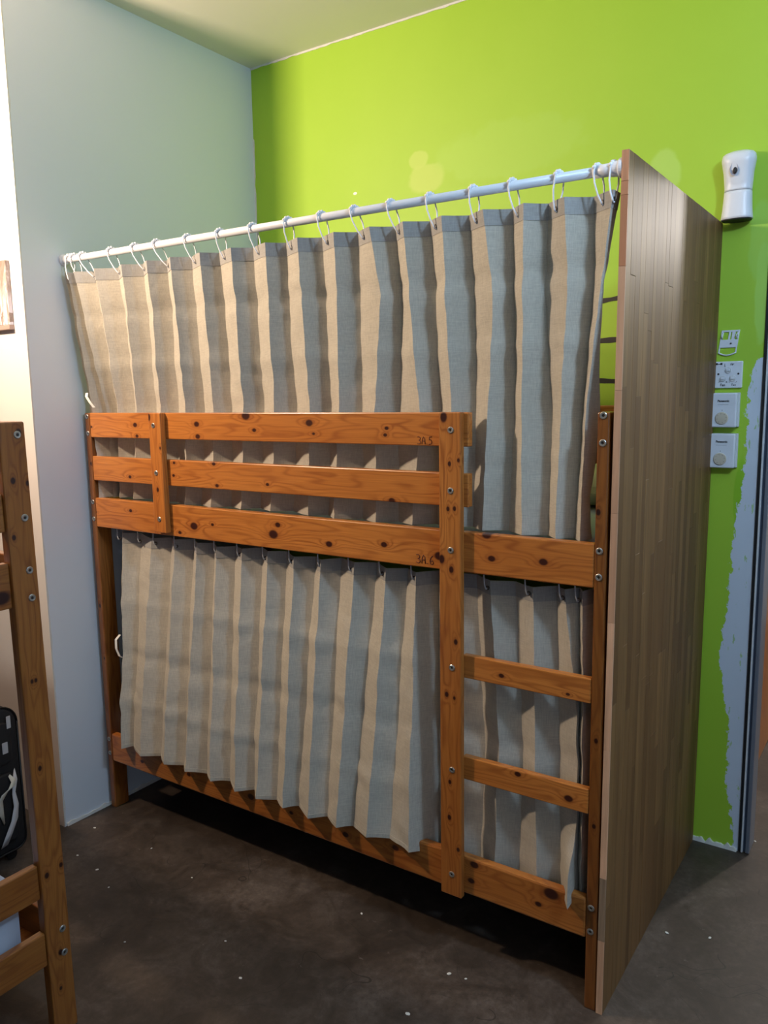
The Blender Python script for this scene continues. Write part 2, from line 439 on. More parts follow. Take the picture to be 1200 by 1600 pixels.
def bunk(ox, oy, label, rack=0, detail=True, dark=0.0):
    t = thing('bunk_bed', label, 'bunk bed', (ox+L/2, oy+D/2, 0)); rk = rackf(rack)
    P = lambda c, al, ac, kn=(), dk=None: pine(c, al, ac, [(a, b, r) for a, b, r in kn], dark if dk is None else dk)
    def board(name, x0, x1, y0, y1, z0, z1, al, ac, kn=(), bev=.003, parent=t, dk=None):
        c = ((x0+x1)/2+ox, (y0+y1)/2+oy, (z0+z1)/2)
        return put(name, rk(box(x0+ox, x1+ox, y0+oy, y1+oy, z0, z1, bev, seg=2)), P(c, al, ac, kn, dk), parent)
    rt = .024
    # corner posts
    posts = {}
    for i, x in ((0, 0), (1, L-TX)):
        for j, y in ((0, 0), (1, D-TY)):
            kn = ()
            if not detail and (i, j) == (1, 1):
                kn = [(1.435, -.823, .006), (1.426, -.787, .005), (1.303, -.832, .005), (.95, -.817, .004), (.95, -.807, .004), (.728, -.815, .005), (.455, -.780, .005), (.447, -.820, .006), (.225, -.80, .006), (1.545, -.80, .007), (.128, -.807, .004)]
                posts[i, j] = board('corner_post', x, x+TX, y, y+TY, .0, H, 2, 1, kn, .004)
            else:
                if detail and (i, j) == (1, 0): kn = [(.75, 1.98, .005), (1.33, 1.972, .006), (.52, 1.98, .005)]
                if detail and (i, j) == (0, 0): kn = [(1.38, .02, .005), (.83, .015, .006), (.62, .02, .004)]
                posts[i, j] = board('corner_post', x, x+TX, y, y+TY, .0, H, 2, 0, kn, .004, dk=max(dark, (.55 if (i, j) == (1, 0) else .45)))  # left front post has shade tinted into its pine; right front is darker wood
    # end boards
    for i, x in ((0, .004), (1, L-TX+.003)):
        for k, (z0, z1) in enumerate(((1.478, 1.565), (1.317, 1.406), (1.136, 1.244), (.388, .478), (.207, .296))):
            off = 0 if (i == 1 and k == 4) else (-.004 if i == 1 else 0)
            kn = [(-.865, 1.165, .016), (-.93, 1.20, .008)] if (not detail and i == 1 and k == 2) else ()
            board('end_board', x+off, x+off+.022, TY+.0005, D-TY-.0005, z0, z1, 1, 2, kn)
    # long side boards: front (guard rails stop at the ladder) and rear
    Lx0, Lx1 = TX+.0005, L-TX-.0005; Ge = 1.6193
    r = {}
    r['top'] = board('guard_rail', Lx0, Ge, 0, rt, *Z['top'], 0, 2, KN['top'] if detail else ())
    r['second'] = board('guard_rail', Lx0, Ge, 0, rt, *Z['second'], 0, 2, KN['second'] if detail else ())
    r['bed'] = board('side_rail', Lx0, Lx1, 0, rt+.004, *Z['bed'], 0, 2, KN['bed'] if detail else ())
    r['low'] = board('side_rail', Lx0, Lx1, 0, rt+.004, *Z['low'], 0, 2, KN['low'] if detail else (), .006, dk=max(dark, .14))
    for k in ('top', 'second'):
        board('guard_rail', Lx0, Lx1, D-rt, D, *Z[k], 0, 2)
    for k in ('bed', 'low'):
        board('side_rail', Lx0, Lx1, D-rt-.004, D, *Z[k], 0, 2)
    board('guard_upright', 1.58, 1.64, D-rt-.024, D-rt-.0005, 1.19, H-.002, 2, 0)
    board('guard_upright', .387, .447, -.024, -.0005, 1.153, H, 2, 0, [(1.555, .390, .009), (1.305, .416, .006), (1.45, .44, .004)] if detail else ())
    # ladder post and rungs
    board('ladder_post', 1.5403, 1.6073, -.020, -.0005, .1925, H+.001, 2, 0,
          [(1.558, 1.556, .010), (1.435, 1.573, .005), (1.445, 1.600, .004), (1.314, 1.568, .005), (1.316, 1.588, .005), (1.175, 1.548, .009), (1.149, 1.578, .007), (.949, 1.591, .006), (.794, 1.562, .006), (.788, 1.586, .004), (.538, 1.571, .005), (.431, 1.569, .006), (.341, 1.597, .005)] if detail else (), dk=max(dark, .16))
    board('rung', 1.600, L-TX-.0005, .0005, .022, .8435, .909, 0, 2, [(1.718, .871, .006), (1.904, .857, .004)] if detail else ())
    board('rung', 1.600, L-TX-.0005, .0005, .022, .5474, .6149, 0, 2, [(1.768, .605, .007), (1.911, .576, .009)] if detail else ())
    # slats that carry the mattresses
    for zt in (1.150, .226):
        for k in range(9):
            x = .12+k*(L-.24-.07)/8
            board('bed_slat', x, x+.07, rt+.0045, D-rt-.0045, zt-.016, zt, 1, 0, (), 0)
    if detail:
        for x, z in ((1.577, 1.524), (1.576, 1.363), (1.576, 1.202), (1.579, .874), (1.578, .576), (1.576, .259)): bolt(t, (x, -.0200, z), (0, -1, 0))
        for x, z in ((.411, 1.527), (.413, 1.363), (.416, 1.201)): bolt(t, (x, -.0240, z), (0, -1, 0))
        for x, z in ((.015, 1.556), (.015, 1.494), (.016, 1.235), (.016, 1.170), (.016, .288), (.016, .23)): bolt(t, (x, 0, z), (0, -1, 0))
        for x, z in ((1.979, 1.562), (1.979, 1.497), (1.977, 1.235), (1.977, 1.170), (1.978, .292), (1.977, .225)): bolt(t, (x, 0, z), (0, -1, 0))
    else:
        for z in (1.540, 1.346, 1.220, 1.153, .285, .219): bolt(t, (ox+L, -.790-rack*(z-.5)-.0055, z), (1, 0, 0))
    return t, r
main, rails = bunk(0, 0, 'orange varnished pine bunk bed with two beige curtains, against the green wall')
left, _ = bunk(.875-L, -.775-D, 'shade-tinted pine bunk bed at the left edge, cut off by the frame', .011, False, .38)  # dark tint paints in the weaker light on this bunk's end

# hand-written bed numbers on the rails
M_ink = plain('dark_red_marker', (.10, .012, .008), .6)
GL = {'3': [[(0, .95), (.35, 1), (.6, .85), (.55, .62), (.25, .52), (.6, .42), (.68, .18), (.4, 0), (0, .1)]],
      'A': [[(0, 0), (.08, .7), (.3, 1), (.55, .8), (.62, 0)], [(.03, .42), (.6, .42)]],
      '.': [[(0, .02), (.07, .08)]],
      '6': [[(.5, 1), (.2, .8), (.03, .4), (.15, .05), (.45, 0), (.62, .2), (.5, .42), (.2, .38), (.06, .25)]],
      '5': [[(.62, 1), (.12, 1), (.08, .58), (.4, .62), (.6, .38), (.5, .08), (0, 0)]]}
def scrawl(text, x, z, h, parent, mat=M_ink, y=-.0004, r=.0012, adv=.92, name='bed_number'):
    bm = bmesh.new()
    for ch in text:
        for st in GL[ch]:
            tube([(x+px*h*.8, y, z+pz*h) for px, pz in st], r, 5, bm)
        x += h*(.35 if ch == '.' else adv*.80)
    return put(name, bm, mat, parent)
scrawl('3A.6', 1.455, 1.152, .024, rails['bed'])
scrawl('3A.5', 1.462, 1.484, .020, rails['top'], r=.0010)

# mattresses and pillows
def soft(x0, x1, y0, y1, z0, z1, r=.03, puff=0, seed=0):
    bm = box(x0, x1, y0, y1, z0, z1)
    bmesh.ops.subdivide_edges(bm, edges=bm.edges[:], cuts=7, use_grid_fill=True)
    cx, cy, cz = (x0+x1)/2, (y0+y1)/2, (z0+z1)/2; hx, hy, hz = (x1-x0)/2, (y1-y0)/2, (z1-z0)/2
    for v in bm.verts:
        u, w_, q = (v.co.x-cx)/hx, (v.co.y-cy)/hy, (v.co.z-cz)/hz
        if puff:
            k = max(0, (1-u**4)*(1-w_**4))**.5; q *= .18+.82*k
            v.co.z = cz+q*hz
        else:
            m = (max(abs(u*hx)-(hx-r), 0), max(abs(w_*hy)-(hy-r), 0), max(abs(q*hz)-(hz-r), 0))
            d = math.sqrt(sum(a*a for a in m))
            if d > r:
                s = r/d
                v.co.x = cx+math.copysign(min(abs(u*hx), hx-r)+m[0]*s, u); v.co.y = cy+math.copysign(min(abs(w_*hy), hy-r)+m[1]*s, w_); v.co.z = cz+math.copysign(min(abs(q*hz), hz-r)+m[2]*s, q)
        v.co += Vector((0, 0, .004))*noise.noise(v.co*6+Vector((seed, 0, 0)))
    return bm
def mattress(x0, x1, y0, y1, z0, z1, label, seed):
    o = put('mattress', soft(x0, x1, y0, y1, z0, z1, .035, 0, seed), M_matt, smooth=True); tag(o, label, 'mattress')
mattress(.04, 1.945, .085, .93, 1.152, 1.262, 'pale blue sheeted mattress glimpsed on the top bunk at the end of the long curtain', 1)
mattress(.04, 1.945, .095, .93, .228, .345, 'pale mattress glimpsed behind the lower curtain of the large bunk', 2)
mattress(-1.06, .832, -1.70, -.868, 1.152, 1.245, 'blue white mattress on the top level of the bunk at the left edge', 3)
mattress(-1.06, .836, -1.70, -.866, .228, .452, 'light blue mattress on the bottom level of the bunk at the left edge', 4)
o = put('pillow', soft(1.66, 1.93, .48, .90, 1.262, 1.385, puff=1), M_pill, smooth=True); tag(o, 'pale olive pillow seen through the gap beside the wooden end panel', 'pillow')
o = put('pillow', soft(.50, .815, -1.50, -.885, 1.251, 1.349, puff=1), M_pill2, smooth=True); tag(o, 'blue white pillow between the end boards of the left edge bunk', 'pillow')

# ------------------------------------------------------------ end panel of glued staves
def m_stave(name, base, edge=False):
    t = NT(name); sp = t.sep(t.objco()); r = t.rnd()
    vec = t.node('ShaderNodeCombineXYZ')
    t.link(t.math('ADD', t.math('MULTIPLY', sp[1], 26), t.math('MULTIPLY', r, 50)), vec.inputs[0])
    t.link(t.math('MULTIPLY', sp[2], 1.6), vec.inputs[2]); t.link(t.math('MULTIPLY', sp[0], 26), vec.inputs[1])
    n = t.noise(vec.outputs[0], 2.2, 4, .6, .5)
    f = t.noise(t.mapping(t.objco(), (200, 200, 9)), 1, 3, .6)
    a = tuple(x*1.5 for x in base); b = tuple(x*.62 for x in base)
    c = t.mix(t.math('MULTIPLY_ADD', n, 1.8, -.4, clamp=True), a, b)
    c = t.mix(t.math('MULTIPLY_ADD', r, .85, 0), c, tuple(x*y for x, y in zip(base, (.50, .42, .38))))
    c = t.mix(t.math('MULTIPLY', f, .35), c, b)
    t.col(c); t.rough(.5); t.b.inputs['Specular IOR Level'].default_value = .22
    t.bump(f, .08, .0006); return t.m
M_stave = m_stave('rubberwood_stave', (.20, .112, .041))
M_edge = m_stave('sawn_edge', (.72, .46, .30)); M_edged = m_stave('sawn_edge_dark', (.30, .22, .15)); M_edger = m_stave('sawn_edge_red', (.60, .30, .17))
PX0, PTH, PH, PY0, PY1 = 1.9970, .0170, 2.152, -.002, .986
panel = thing('end_panel', 'tall glued stave wood panel boarding the right end of the bunk bed', 'panel', (PX0, 0, 0))
rp = random.Random(3); y = PY0+.0045; ys = [y]
while y < PY1-.06:
    y += rp.uniform(.030, .046); ys.append(y)
ys.append(PY1)
for a, b in zip(ys, ys[1:]):
    z = 0; 
    while z < PH-.001:
        z2 = z+rp.uniform(.28, .85)
        if PH-z2 < .2: z2 = PH
        pr = rp.uniform(0, .0006)
        put('stave', box(PX0, PX0+PTH-.0006+pr, a+.0001, b-.0001, z+.0001, z2-.0001, .0005), M_stave, panel)
        z = z2
for z0, z1, m in ((0, .21, M_edge), (.21, .385, M_edged), (.385, .73, M_edge), (.73, 1.06, M_edge), (1.06, 1.33, M_edge), (1.33, 1.62, M_edge), (1.62, 1.90, M_edge), (1.90, 2.055, M_edger), (2.055, 2.085, M_edger), (2.085, PH, M_edger)):
    put('edge_stave', box(PX0+.0002, PX0+PTH-.0002, PY0, PY0+.0043, z0+.0003, z1-.0003, .0004), m, panel)
panel.rotation_euler = (0, .0047, 0)

# ------------------------------------------------------------ curtains
def m_linen(name, c1, c2, trans=.18):
    t = NT(name); p = t.objco()
    wx = t.noise(t.mapping(p, (420, 420, 30)), 1, 3, .7); wz = t.noise(t.mapping(p, (30, 30, 480)), 1, 3, .7)
    h = t.math('ADD', wx, wz)
    big = t.noise(p, 4, 4)
    c = t.mix(t.math('MULTIPLY_ADD', h, 2.6, -2.1, clamp=True), c1, tuple(x*.93 for x in c2))
    c = t.mix(t.math('MULTIPLY', big, .25), c, tuple(x*.86 for x in c1))
    t.col(c); t.rough(.85); t.b.inputs['Sheen Weight'].default_value = .12
    cr = t.noise(t.mapping(p, (14, 14, 9)), 1, 3, .5, .8)
    t.bump(t.math('ADD', t.math('MULTIPLY', h, .12), cr), .35, .006)
    tr = t.node('ShaderNodeBsdfTranslucent'); t.link(c, tr.inputs[0])
    mx = t.node('ShaderNodeMixShader'); mx.inputs[0].default_value = trans
    out = t.n['Material Output']; t.link(t.b.outputs[0], mx.inputs[1]); t.link(tr.outputs[0], mx.inputs[2]); t.link(mx.outputs[0], out.inputs[0])
    return t.m
M_linen = m_linen('beige_linen', (.65, .61, .52), (.54, .505, .435))
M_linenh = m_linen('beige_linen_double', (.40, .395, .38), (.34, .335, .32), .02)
M_tag = plain('white_cotton_tape', (.82, .82, .80), .8)
M_eye = plain('tarnished_eyelet', (.10, .08, .07), .4, .6)
RODY = lambda x: -.030+.048*(x+.016)/2.024
RODZ = 2.119

UP = [
 ([(2.042, .048), (1.580, .060)], [(2.033, .066), (1.581, .080)]),
 ([(2.038, .122), (1.580, .096)], [(2.028, .175), (1.581, .145)]),
 ([(2.047, .248), (1.580, .195)], [(2.036, .315), (1.581, .253)]),
 ([(2.045, .375), (1.579, .310)], [(2.035, .440), (1.580, .380)]),
 ([(2.045, .491), (1.579, .430)], [(2.034, .552), (1.580, .510)]),
 ([(2.043, .607), (1.579, .555)], [(2.031, .684), (1.579, .639)]),
 ([(2.041, .728), (1.578, .690)], [(2.027, .817), (1.579, .779)]),
 ([(2.036, .870), (1.567, .828)], [(2.022, .953), (1.568, .910)]),
 ([(2.032, 1.000), (1.567, .966)], [(2.018, 1.076), (1.568, 1.052)]),
 ([(2.027, 1.133), (1.567, 1.103)], [(2.014, 1.203), (1.568, 1.165)]),
 ([(2.030, 1.259), (1.867, 1.247), (1.567, 1.223), (1.25, 1.215)], [(2.016, 1.333), (1.891, 1.347), (1.790, 1.327), (1.568, 1.296), (1.25, 1.292)]),
 ([(2.033, 1.385), (1.866, 1.386), (1.567, 1.352), (1.25, 1.345)], [(2.021, 1.434), (1.859, 1.435), (1.568, 1.447), (1.25, 1.42)]),
 ([(2.036, 1.492), (1.866, 1.495), (1.567, 1.488), (1.25, 1.475)], [(2.023, 1.549), (1.859, 1.548), (1.568, 1.546), (1.25, 1.535)]),
 ([(2.046, 1.607), (1.858, 1.608), (1.567, 1.604), (1.250, 1.591)], [(2.031, 1.669), (1.864, 1.683), (1.568, 1.656), (1.255, 1.640)]),
 ([(2.045, 1.728), (1.567, 1.713), (1.241, 1.699)], [(2.033, 1.772), (1.568, 1.750), (1.244, 1.757)]),
 ([(2.041, 1.818), (1.873, 1.804), (1.567, 1.818), (1.246, 1.814)], [(2.026, 1.876), (1.855, 1.878), (1.567, 1.857), (1.249, 1.849)]),
 ([(2.040, 1.932), (1.877, 1.931), (1.574, 1.900), (1.244, 1.885)], [(2.039, 1.986), (1.870, 1.962), (1.575, 1.923), (1.249, 1.913)]),
]
LO = [
 ([(.995, .092), (.331, .110)], [(1.007, .141), (.356, .150)]),
 ([(.883, .190), (.306, .175)], [(.907, .290), (.339, .262)]),
 ([(.975, .359), (.331, .335)], [(.992, .420), (.358, .395)]),
 ([(.922, .475), (.308, .461)], [(.937, .530), (.336, .508)]),
 ([(1.001, .582), (.315, .575)], [(1.014, .632), (.344, .630)]),
 ([(1.012, .685), (.320, .690)], [(1.028, .752), (.350, .747)]),
 ([(.962, .806), (.303, .799)], [(.977, .863), (.333, .850)]),
 ([(1.038, .913), (.334, .905)], [(1.053, .977), (.362, .965)]),
 ([(1.031, 1.032), (.420, 1.005)], [(1.046, 1.086), (.454, 1.073)]),
 ([(1.033, 1.136), (.389, 1.124)], [(1.051, 1.214), (.423, 1.188)]),
 ([(1.039, 1.267), (.478, 1.230)], [(1.055, 1.328), (.513, 1.307)]),
 ([(1.044, 1.379), (.511, 1.363)], [(1.059, 1.434), (.546, 1.437)]),
 ([(1.048, 1.485), (.543, 1.489)], [(1.060, 1.530), (.574, 1.548)]),
 ([(1.054, 1.610), (.598, 1.638), (.330, 1.625)], [(1.071, 1.669), (.629, 1.698), (.351, 1.685)]),
 ([(1.052, 1.728), (.627, 1.755), (.332, 1.745)], [(1.070, 1.791), (.655, 1.803), (.343, 1.812)]),
 ([(1.059, 1.843), (.806, 1.851), (.326, 1.869)], [(1.073, 1.882), (.783, 1.915), (.342, 1.925)]),
]
def up_y(x, z, s, i):
    yr = RODY(x)
    c = yr+(.060-yr)*min(1, max(0, (2.07-z)/.48))
    a = .021
    return c+s*a
def smooth(a, b, x):
    t_ = min(1, max(0, (x-a)/(b-a))); return t_*t_*(3-2*t_)
def lo_y(x, z, s, i):
    c = .052+(-.028-.052)*min(1, (1.11-z)/.80)
    q = .056+(.050-.056)*min(1, (1.11-z)/.80)
    lad = smooth(1.42, 1.50, x); c = c*(1-lad)+q*lad
    if i == 15 and s < 0: c -= .062*(1-smooth(.33, .52, z))      # last corner falls over the front of the rail
    return c+s*(.020-.002*lad)
def build_curtain(name, label, table, yfun, ztop, zbot, tail, head, seed, hem_mod, creases):
    t = thing(name, label, 'curtain', ((table[0][0][0][1]+table[-1][0][0][1])/2, .03, zbot))
    NR, SUB = 64, 5
    def col_points(z, zt):
        pts = []
        for x, yy in head: pts.append((x(z), yy(z), 0))
        for i, (V, R) in enumerate(table):
            xv, xr = interp(V, z), interp(R, z)
            pts.append((xv, yfun(xv, z, 1, i), 1)); pts.append((xr, yfun(xr, z, -1, i), -1))
        for x, yy in tail: pts.append((x(z), yy(z), 0))
        out = []
        for k, (p, q) in enumerate(zip(pts, pts[1:])):
            for s_ in range(SUB):
                f = s_/SUB
                x = p[0]+(q[0]-p[0])*f; y_ = p[1]+(q[1]-p[1])*f
                bow = math.sin(f*PI)*(.0035 if k % 2 else -.0015)*(1+noise.noise(Vector((k*1.7, z*3, seed))))
                out.append((x, y_+bow))
        out.append(pts[-1][:2]); return out
    bm = bmesh.new(); grid = []
    cols = None
    for r in range(NR+1):
        f = r/NR; row = []
        base = ztop+(zbot-ztop)*f
        pl = col_points(base, f)
        for j, (x, y_) in enumerate(pl):
            zz = base+hem_mod(x, f, j/SUB)
            for cz, amp in creases:
                y_ += amp*max(0, 1-abs(zz-cz)/.035)
            n_ = noise.noise(Vector((x*9, zz*5, seed)))*.0048+noise.noise(Vector((x*26, zz*14, seed+4)))*.0012
            n_ += (.0030-abs(noise.noise(Vector((x*11+zz*6, zz*13-x*5, seed+9))))*.012)*.45
            n_ *= min(1, f*6)
            row.append(bm.verts.new((x+n_*.4, y_+n_, zz)))
        grid.append(row)
    def is_fold(j): return j % SUB == 0
    for a, b in zip(grid, grid[1:]):
        for j in range(len(a)-1):
            f = bm.faces.new((a[j], b[j], b[j+1], a[j+1])); f.smooth = True
    bm.edges.ensure_lookup_table()
    keep = [[v.co.copy() for v in r] for r in grid]
    for a, b in zip(grid, grid[1:]):
        for j in range(0, len(a), SUB):
            e = bm.edges.get((a[j], b[j]))
            if e: e.smooth = False
    panel_o = put('linen_panel', bm, M_linen, t)
    md = panel_o.modifiers.new('thickness', 'SOLIDIFY'); md.thickness = .0009; md.offset = 0
    # doubled heading at the top
    def strip(r0, r1, off, nm, m):
        b2 = bmesh.new(); rows = []
        for r in range(r0, r1+1):
            rows.append([b2.verts.new(c) for c in keep[r]])
        for a, b in zip(rows, rows[1:]):
            for j in range(len(a)-1):
                fc = b2.faces.new((a[j], b[j], b[j+1], a[j+1])); fc.smooth = False
        oo = put(nm, b2, m, t); mm = oo.modifiers.new('thickness', 'SOLIDIFY'); mm.thickness = off; mm.offset = 0
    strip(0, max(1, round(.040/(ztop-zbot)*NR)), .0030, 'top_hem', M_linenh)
    strip(NR-1, NR, .0022, 'bottom_hem', M_linen)
    return t, keep
up_tail = [(lambda z: interp([(2.07, 2.000-.008), (1.87, 1.967), (1.70, 1.950), (1.57, 1.945), (1.45, 1.936), (1.35, 1.922), (1.25, 1.926)], z),
            lambda z: interp([(2.07, .040), (1.87, .018), (1.57, .078), (1.25, .085)], z))]
def _h(x0, x1, y0, y1):
    return (lambda z: interp([(2.07, x0), (1.62, x1), (1.25, x1+.006)], z), lambda z: interp([(2.07, y0), (1.62, y1), (1.25, y1)], z))
up_head = [_h(.004, .020, .030, .052), _h(.013, .022, -.050, .012), _h(.024, .034, .030, .052), _h(.033, .036, -.052, .010)]
def hem_up(x, f, k): return .003*math.sin(x*9)*f
UPC, upk = build_curtain('bunk_curtain', 'long beige linen curtain on the white rod above the top bunk', UP, up_y, 2.070, 1.250, up_tail, up_head, 1.3, hem_up,
                    [(1.915, .0045), (1.735, -.0035), (1.42, .003)])
lo_tail = [(lambda z: 1.905+.02*(1.11-z), lambda z: .070-.01*(1.11-z)), (lambda z: 1.925+.02*(1.11-z), lambda z: .035-.005*(1.11-z)), (lambda z: 1.945, lambda z: .080)]
def hem_lo(x, f, k):
    top = .004*math.sin(x*17)*(1-f)
    lad = smooth(1.40, 1.50, x)
    return top+f*(.003*math.sin(x*40)-.034*lad*(1-smooth(1.84, 1.89, x))-.014*smooth(1.86, 1.925, x)*(x < 1.936)-.006*math.exp(-((x-.95)/.35)**2))
LOC, lok = build_curtain('bunk_curtain', 'grey beige linen curtain hooked under the top bunk rail, closing the bottom bunk', LO, lo_y, 1.118, .298, lo_tail, [], 7.7, hem_lo,
                    [(.86, -.0035), (.66, .0045), (.48, -.0035)])
# tie tapes on the curtains' left edges
def tape(pts, wdt, parent, nm='tie_tape'):
    bm = bmesh.new(); prev = None
    for p in pts:
        p = Vector(p); q = [bm.verts.new(p+Vector(o_)) for o_ in ((-wdt/2, 0, 0), (wdt/2, 0, 0), (wdt/2, .0016, 0), (-wdt/2, .0016, 0))]
        if prev:
            for k in range(4): bm.faces.new((prev[k], prev[(k+1) % 4], q[(k+1) % 4], q[k]))
        else: bm.faces.new(q)
        prev = q
    bm.faces.new(prev[::-1]); bmesh.ops.recalc_face_normals(bm, faces=bm.faces)
    return put(nm, bm, M_tag, parent)
tape([(.052, -.020, 1.643), (.055, -.026, 1.630), (.075, -.026, 1.607), (.090, -.022, 1.590)], .014, UPC)
tape([(.098, .020, .722), (.090, .006, .705), (.094, .002, .67), (.108, .004, .642), (.125, .012, .635)], .012, LOC)

# ------------------------------------------------------------ rods, rings and hooks
M_plast = plain('white_plastic', (.80, .82, .88), .35, 0, .03)
rod = thing('curtain_rod', 'white extendable tension rod from the blue wall to the wooden panel', 'curtain rod', (1.0, -.006, RODZ))
xa, xb = -.0155, 2.0062
A = Vector((xa, RODY(xa), RODZ)); B = Vector((xb, RODY(xb), RODZ))
put('rod_tube', tube([A.lerp(B, .01), A.lerp(B, .967)], .0115, 20), M_plast, rod)
put('outer_sleeve', tube([A.lerp(B, .966), A.lerp(B, .995)], .0145, 20), M_plast, rod)
ax = (B-A).normalized()
put('end_cap', lathe([(0, 0), (.021, 0), (.021, .006), (.017, .010), (.0155, .026), (0, .026)], A, ax), M_plast, rod)
put('end_cap', lathe([(0, 0), (.022, 0), (.022, .007), (.018, .011), (.0165, .028), (0, .028)], B, -ax), M_plast, rod)
def ring_bm(xr, gx, gy, gz):
    """pear-shaped plastic ring: over the rod, both legs meeting at the eyelet"""
    yr = RODY(xr); r = .0165; pts = []
    G = Vector((gx, gy, gz)); C = Vector((xr, yr, RODZ))
    F = G+Vector((0, -.006, -.006)); K = G+Vector((.0, .008, -.003))
    pts += [F, F+Vector((-.001, -.002, .004))]
    for f in (.3, .7): pts.append(F.lerp(C+Vector((-.004, -r, -.006)), f)+Vector((-.003, -.002, 0)))
    for k in range(9):
        a = PI+.35-(PI+.7)*k/8
        pts.append(C+Vector((-.004+.010*k/8, math.cos(a)*r, math.sin(a)*r)))
    Q = C+Vector((.006, r, -.008))
    for f in (.35, .7, 1): pts.append(Q.lerp(K, f)+Vector((.003*(1-f), .002*(1-f), 0)))
    pts.append(F+Vector((.001, .001, -.0015)))
    bm = tube(pts, .0021, 8)
    for k in range(5):                       # moulded knuckle that slides on the rod
        a = PI-.5-(PI-1.0)*k/4
        bmesh.ops.create_uvsphere(bm, u_segments=8, v_segments=6, radius=.0052, matrix=Matrix.Translation(C+Vector((-.004+.010*k/4, math.cos(a)*.0155, math.sin(a)*.0160))))
    for f in bm.faces: f.smooth = True
    return bm
def eyelet(gx, gy, gz, parent, dirn=(-.6, -.8, 0)):
    d = Vector(dirn).normalized()
    bm = lathe([(.0034, -.0018), (.0062, -.0018), (.0066, 0), (.0062, .0018), (.0034, .0018), (.0034, -.0018)], Vector((gx, gy, gz)), d, 14)
    put('eyelet', bm, M_eye, parent, smooth=True)
ringx = [.093, .246, .368, .474, .617, .758, .892, 1.029, 1.151, 1.265, 1.384, 1.504, 1.629, 1.735, 1.853, 1.946]
GX = []
for (V, R), xr in zip(UP[1:], ringx):
    f_ = .5
    xm = interp(V, 2.05)*(1-f_)+interp(R, 2.05)*f_; ym = up_y(xm, 2.05, 0, 0)-.002
    GX.append((xr, xm, ym))
GX.insert(0, (.020, .030, -.040)); GX.insert(1, (.045, .062, -.018)); GX.append((1.984, 1.990, .004))
ORD = 'first second third fourth fifth sixth seventh eighth ninth tenth eleventh twelfth thirteenth fourteenth fifteenth sixteenth seventeenth eighteenth nineteenth'.split()
for k, (xr, gx, gy) in enumerate(GX):
    eyelet(gx, gy, 2.050, UPC, (-.6, -.8, 0) if 1 < k < 18 else (0, -1, 0))
    o = put('curtain_ring', ring_bm(xr, gx, gy, 2.050), M_plast)
    tag(o, 'white plastic ring carrying the long curtain, %s on the rod counted from the blue wall' % ORD[k], 'curtain ring', 'white rings on the upper rod')
M_hookm = plain('pale_grey_plastic', (.55, .57, .60), .35, 0)
lrod = tag(put('curtain_wire', tube([(.0305, .052, 1.172), (1.964, .052, 1.172)], .006, 10), M_hookm), 'thin rod hidden behind the upper side rail, carrying the lower curtain', 'curtain rod')
hookx = [.105, .222, .307, .419, .524, .619, .727, .842, .955, 1.073, 1.191, 1.304, 1.415, 1.648, 1.768, 1.862, 1.905]
def hook_bm(x):
    yc, r = .052, .0095; pts = []
    pts += [Vector((x+.010, .036, 1.094)), Vector((x+.008, .030, 1.095)), Vector((x+.004, .030, 1.106)), Vector((x, .034, 1.130)), Vector((x, .040, 1.160))]
    for k in range(7):
        a = PI-PI*k/6; pts.append(Vector((x+.001*k, yc+math.cos(a)*r, 1.172+math.sin(a)*r)))
    pts += [Vector((x+.007, .062, 1.155)), Vector((x+.008, .066, 1.140))]
    return tube(pts, .0022, 7)
for k, x in enumerate(hookx):
    o = put('curtain_hook', hook_bm(x), M_hookm)
    tag(o, 'small pale hook holding the lower curtain, %s from the left under the side rail' % ORD[k], 'hook', 'hooks of the lower curtain')
    eyelet(x+.010, .036, 1.097, LOC, (0, -1, .1))

# ------------------------------------------------------------ fittings on the green wall
YW = .998
M_dev = plain('white_abs_plastic', (.74, .77, .84), .35, 0, .03)
M_dev2 = plain('aged_white_plastic', (.62, .64, .66), .45, 0, .04)
M_dial = plain('ivory_dial', (.62, .55, .44), .5)
M_print = plain('black_print', (.015, .015, .018), .6)
def text(name, body, x, z, y, size, parent, mat=M_print, bold=.0, sx=1):
    cu = bpy.data.curves.new(name, 'FONT'); cu.body = body; cu.size = size; cu.extrude = .0002; cu.offset = bold
    cu.align_x = 'CENTER'; cu.align_y = 'CENTER'
    tmp = bpy.data.objects.new('tmp', cu); link(tmp)
    dg = bpy.context.evaluated_depsgraph_get(); me = bpy.data.meshes.new_from_object(tmp.evaluated_get(dg))
    bpy.data.objects.remove(tmp); me.materials.clear(); me.materials.append(mat)
    o = bpy.data.objects.new(name, me); link(o); o.rotation_euler = (PI/2, 0, 0); o.scale = (sx, 1, 1)
    o.parent = parent; o.location = Vector((x, y, z))-wpos(parent); return o
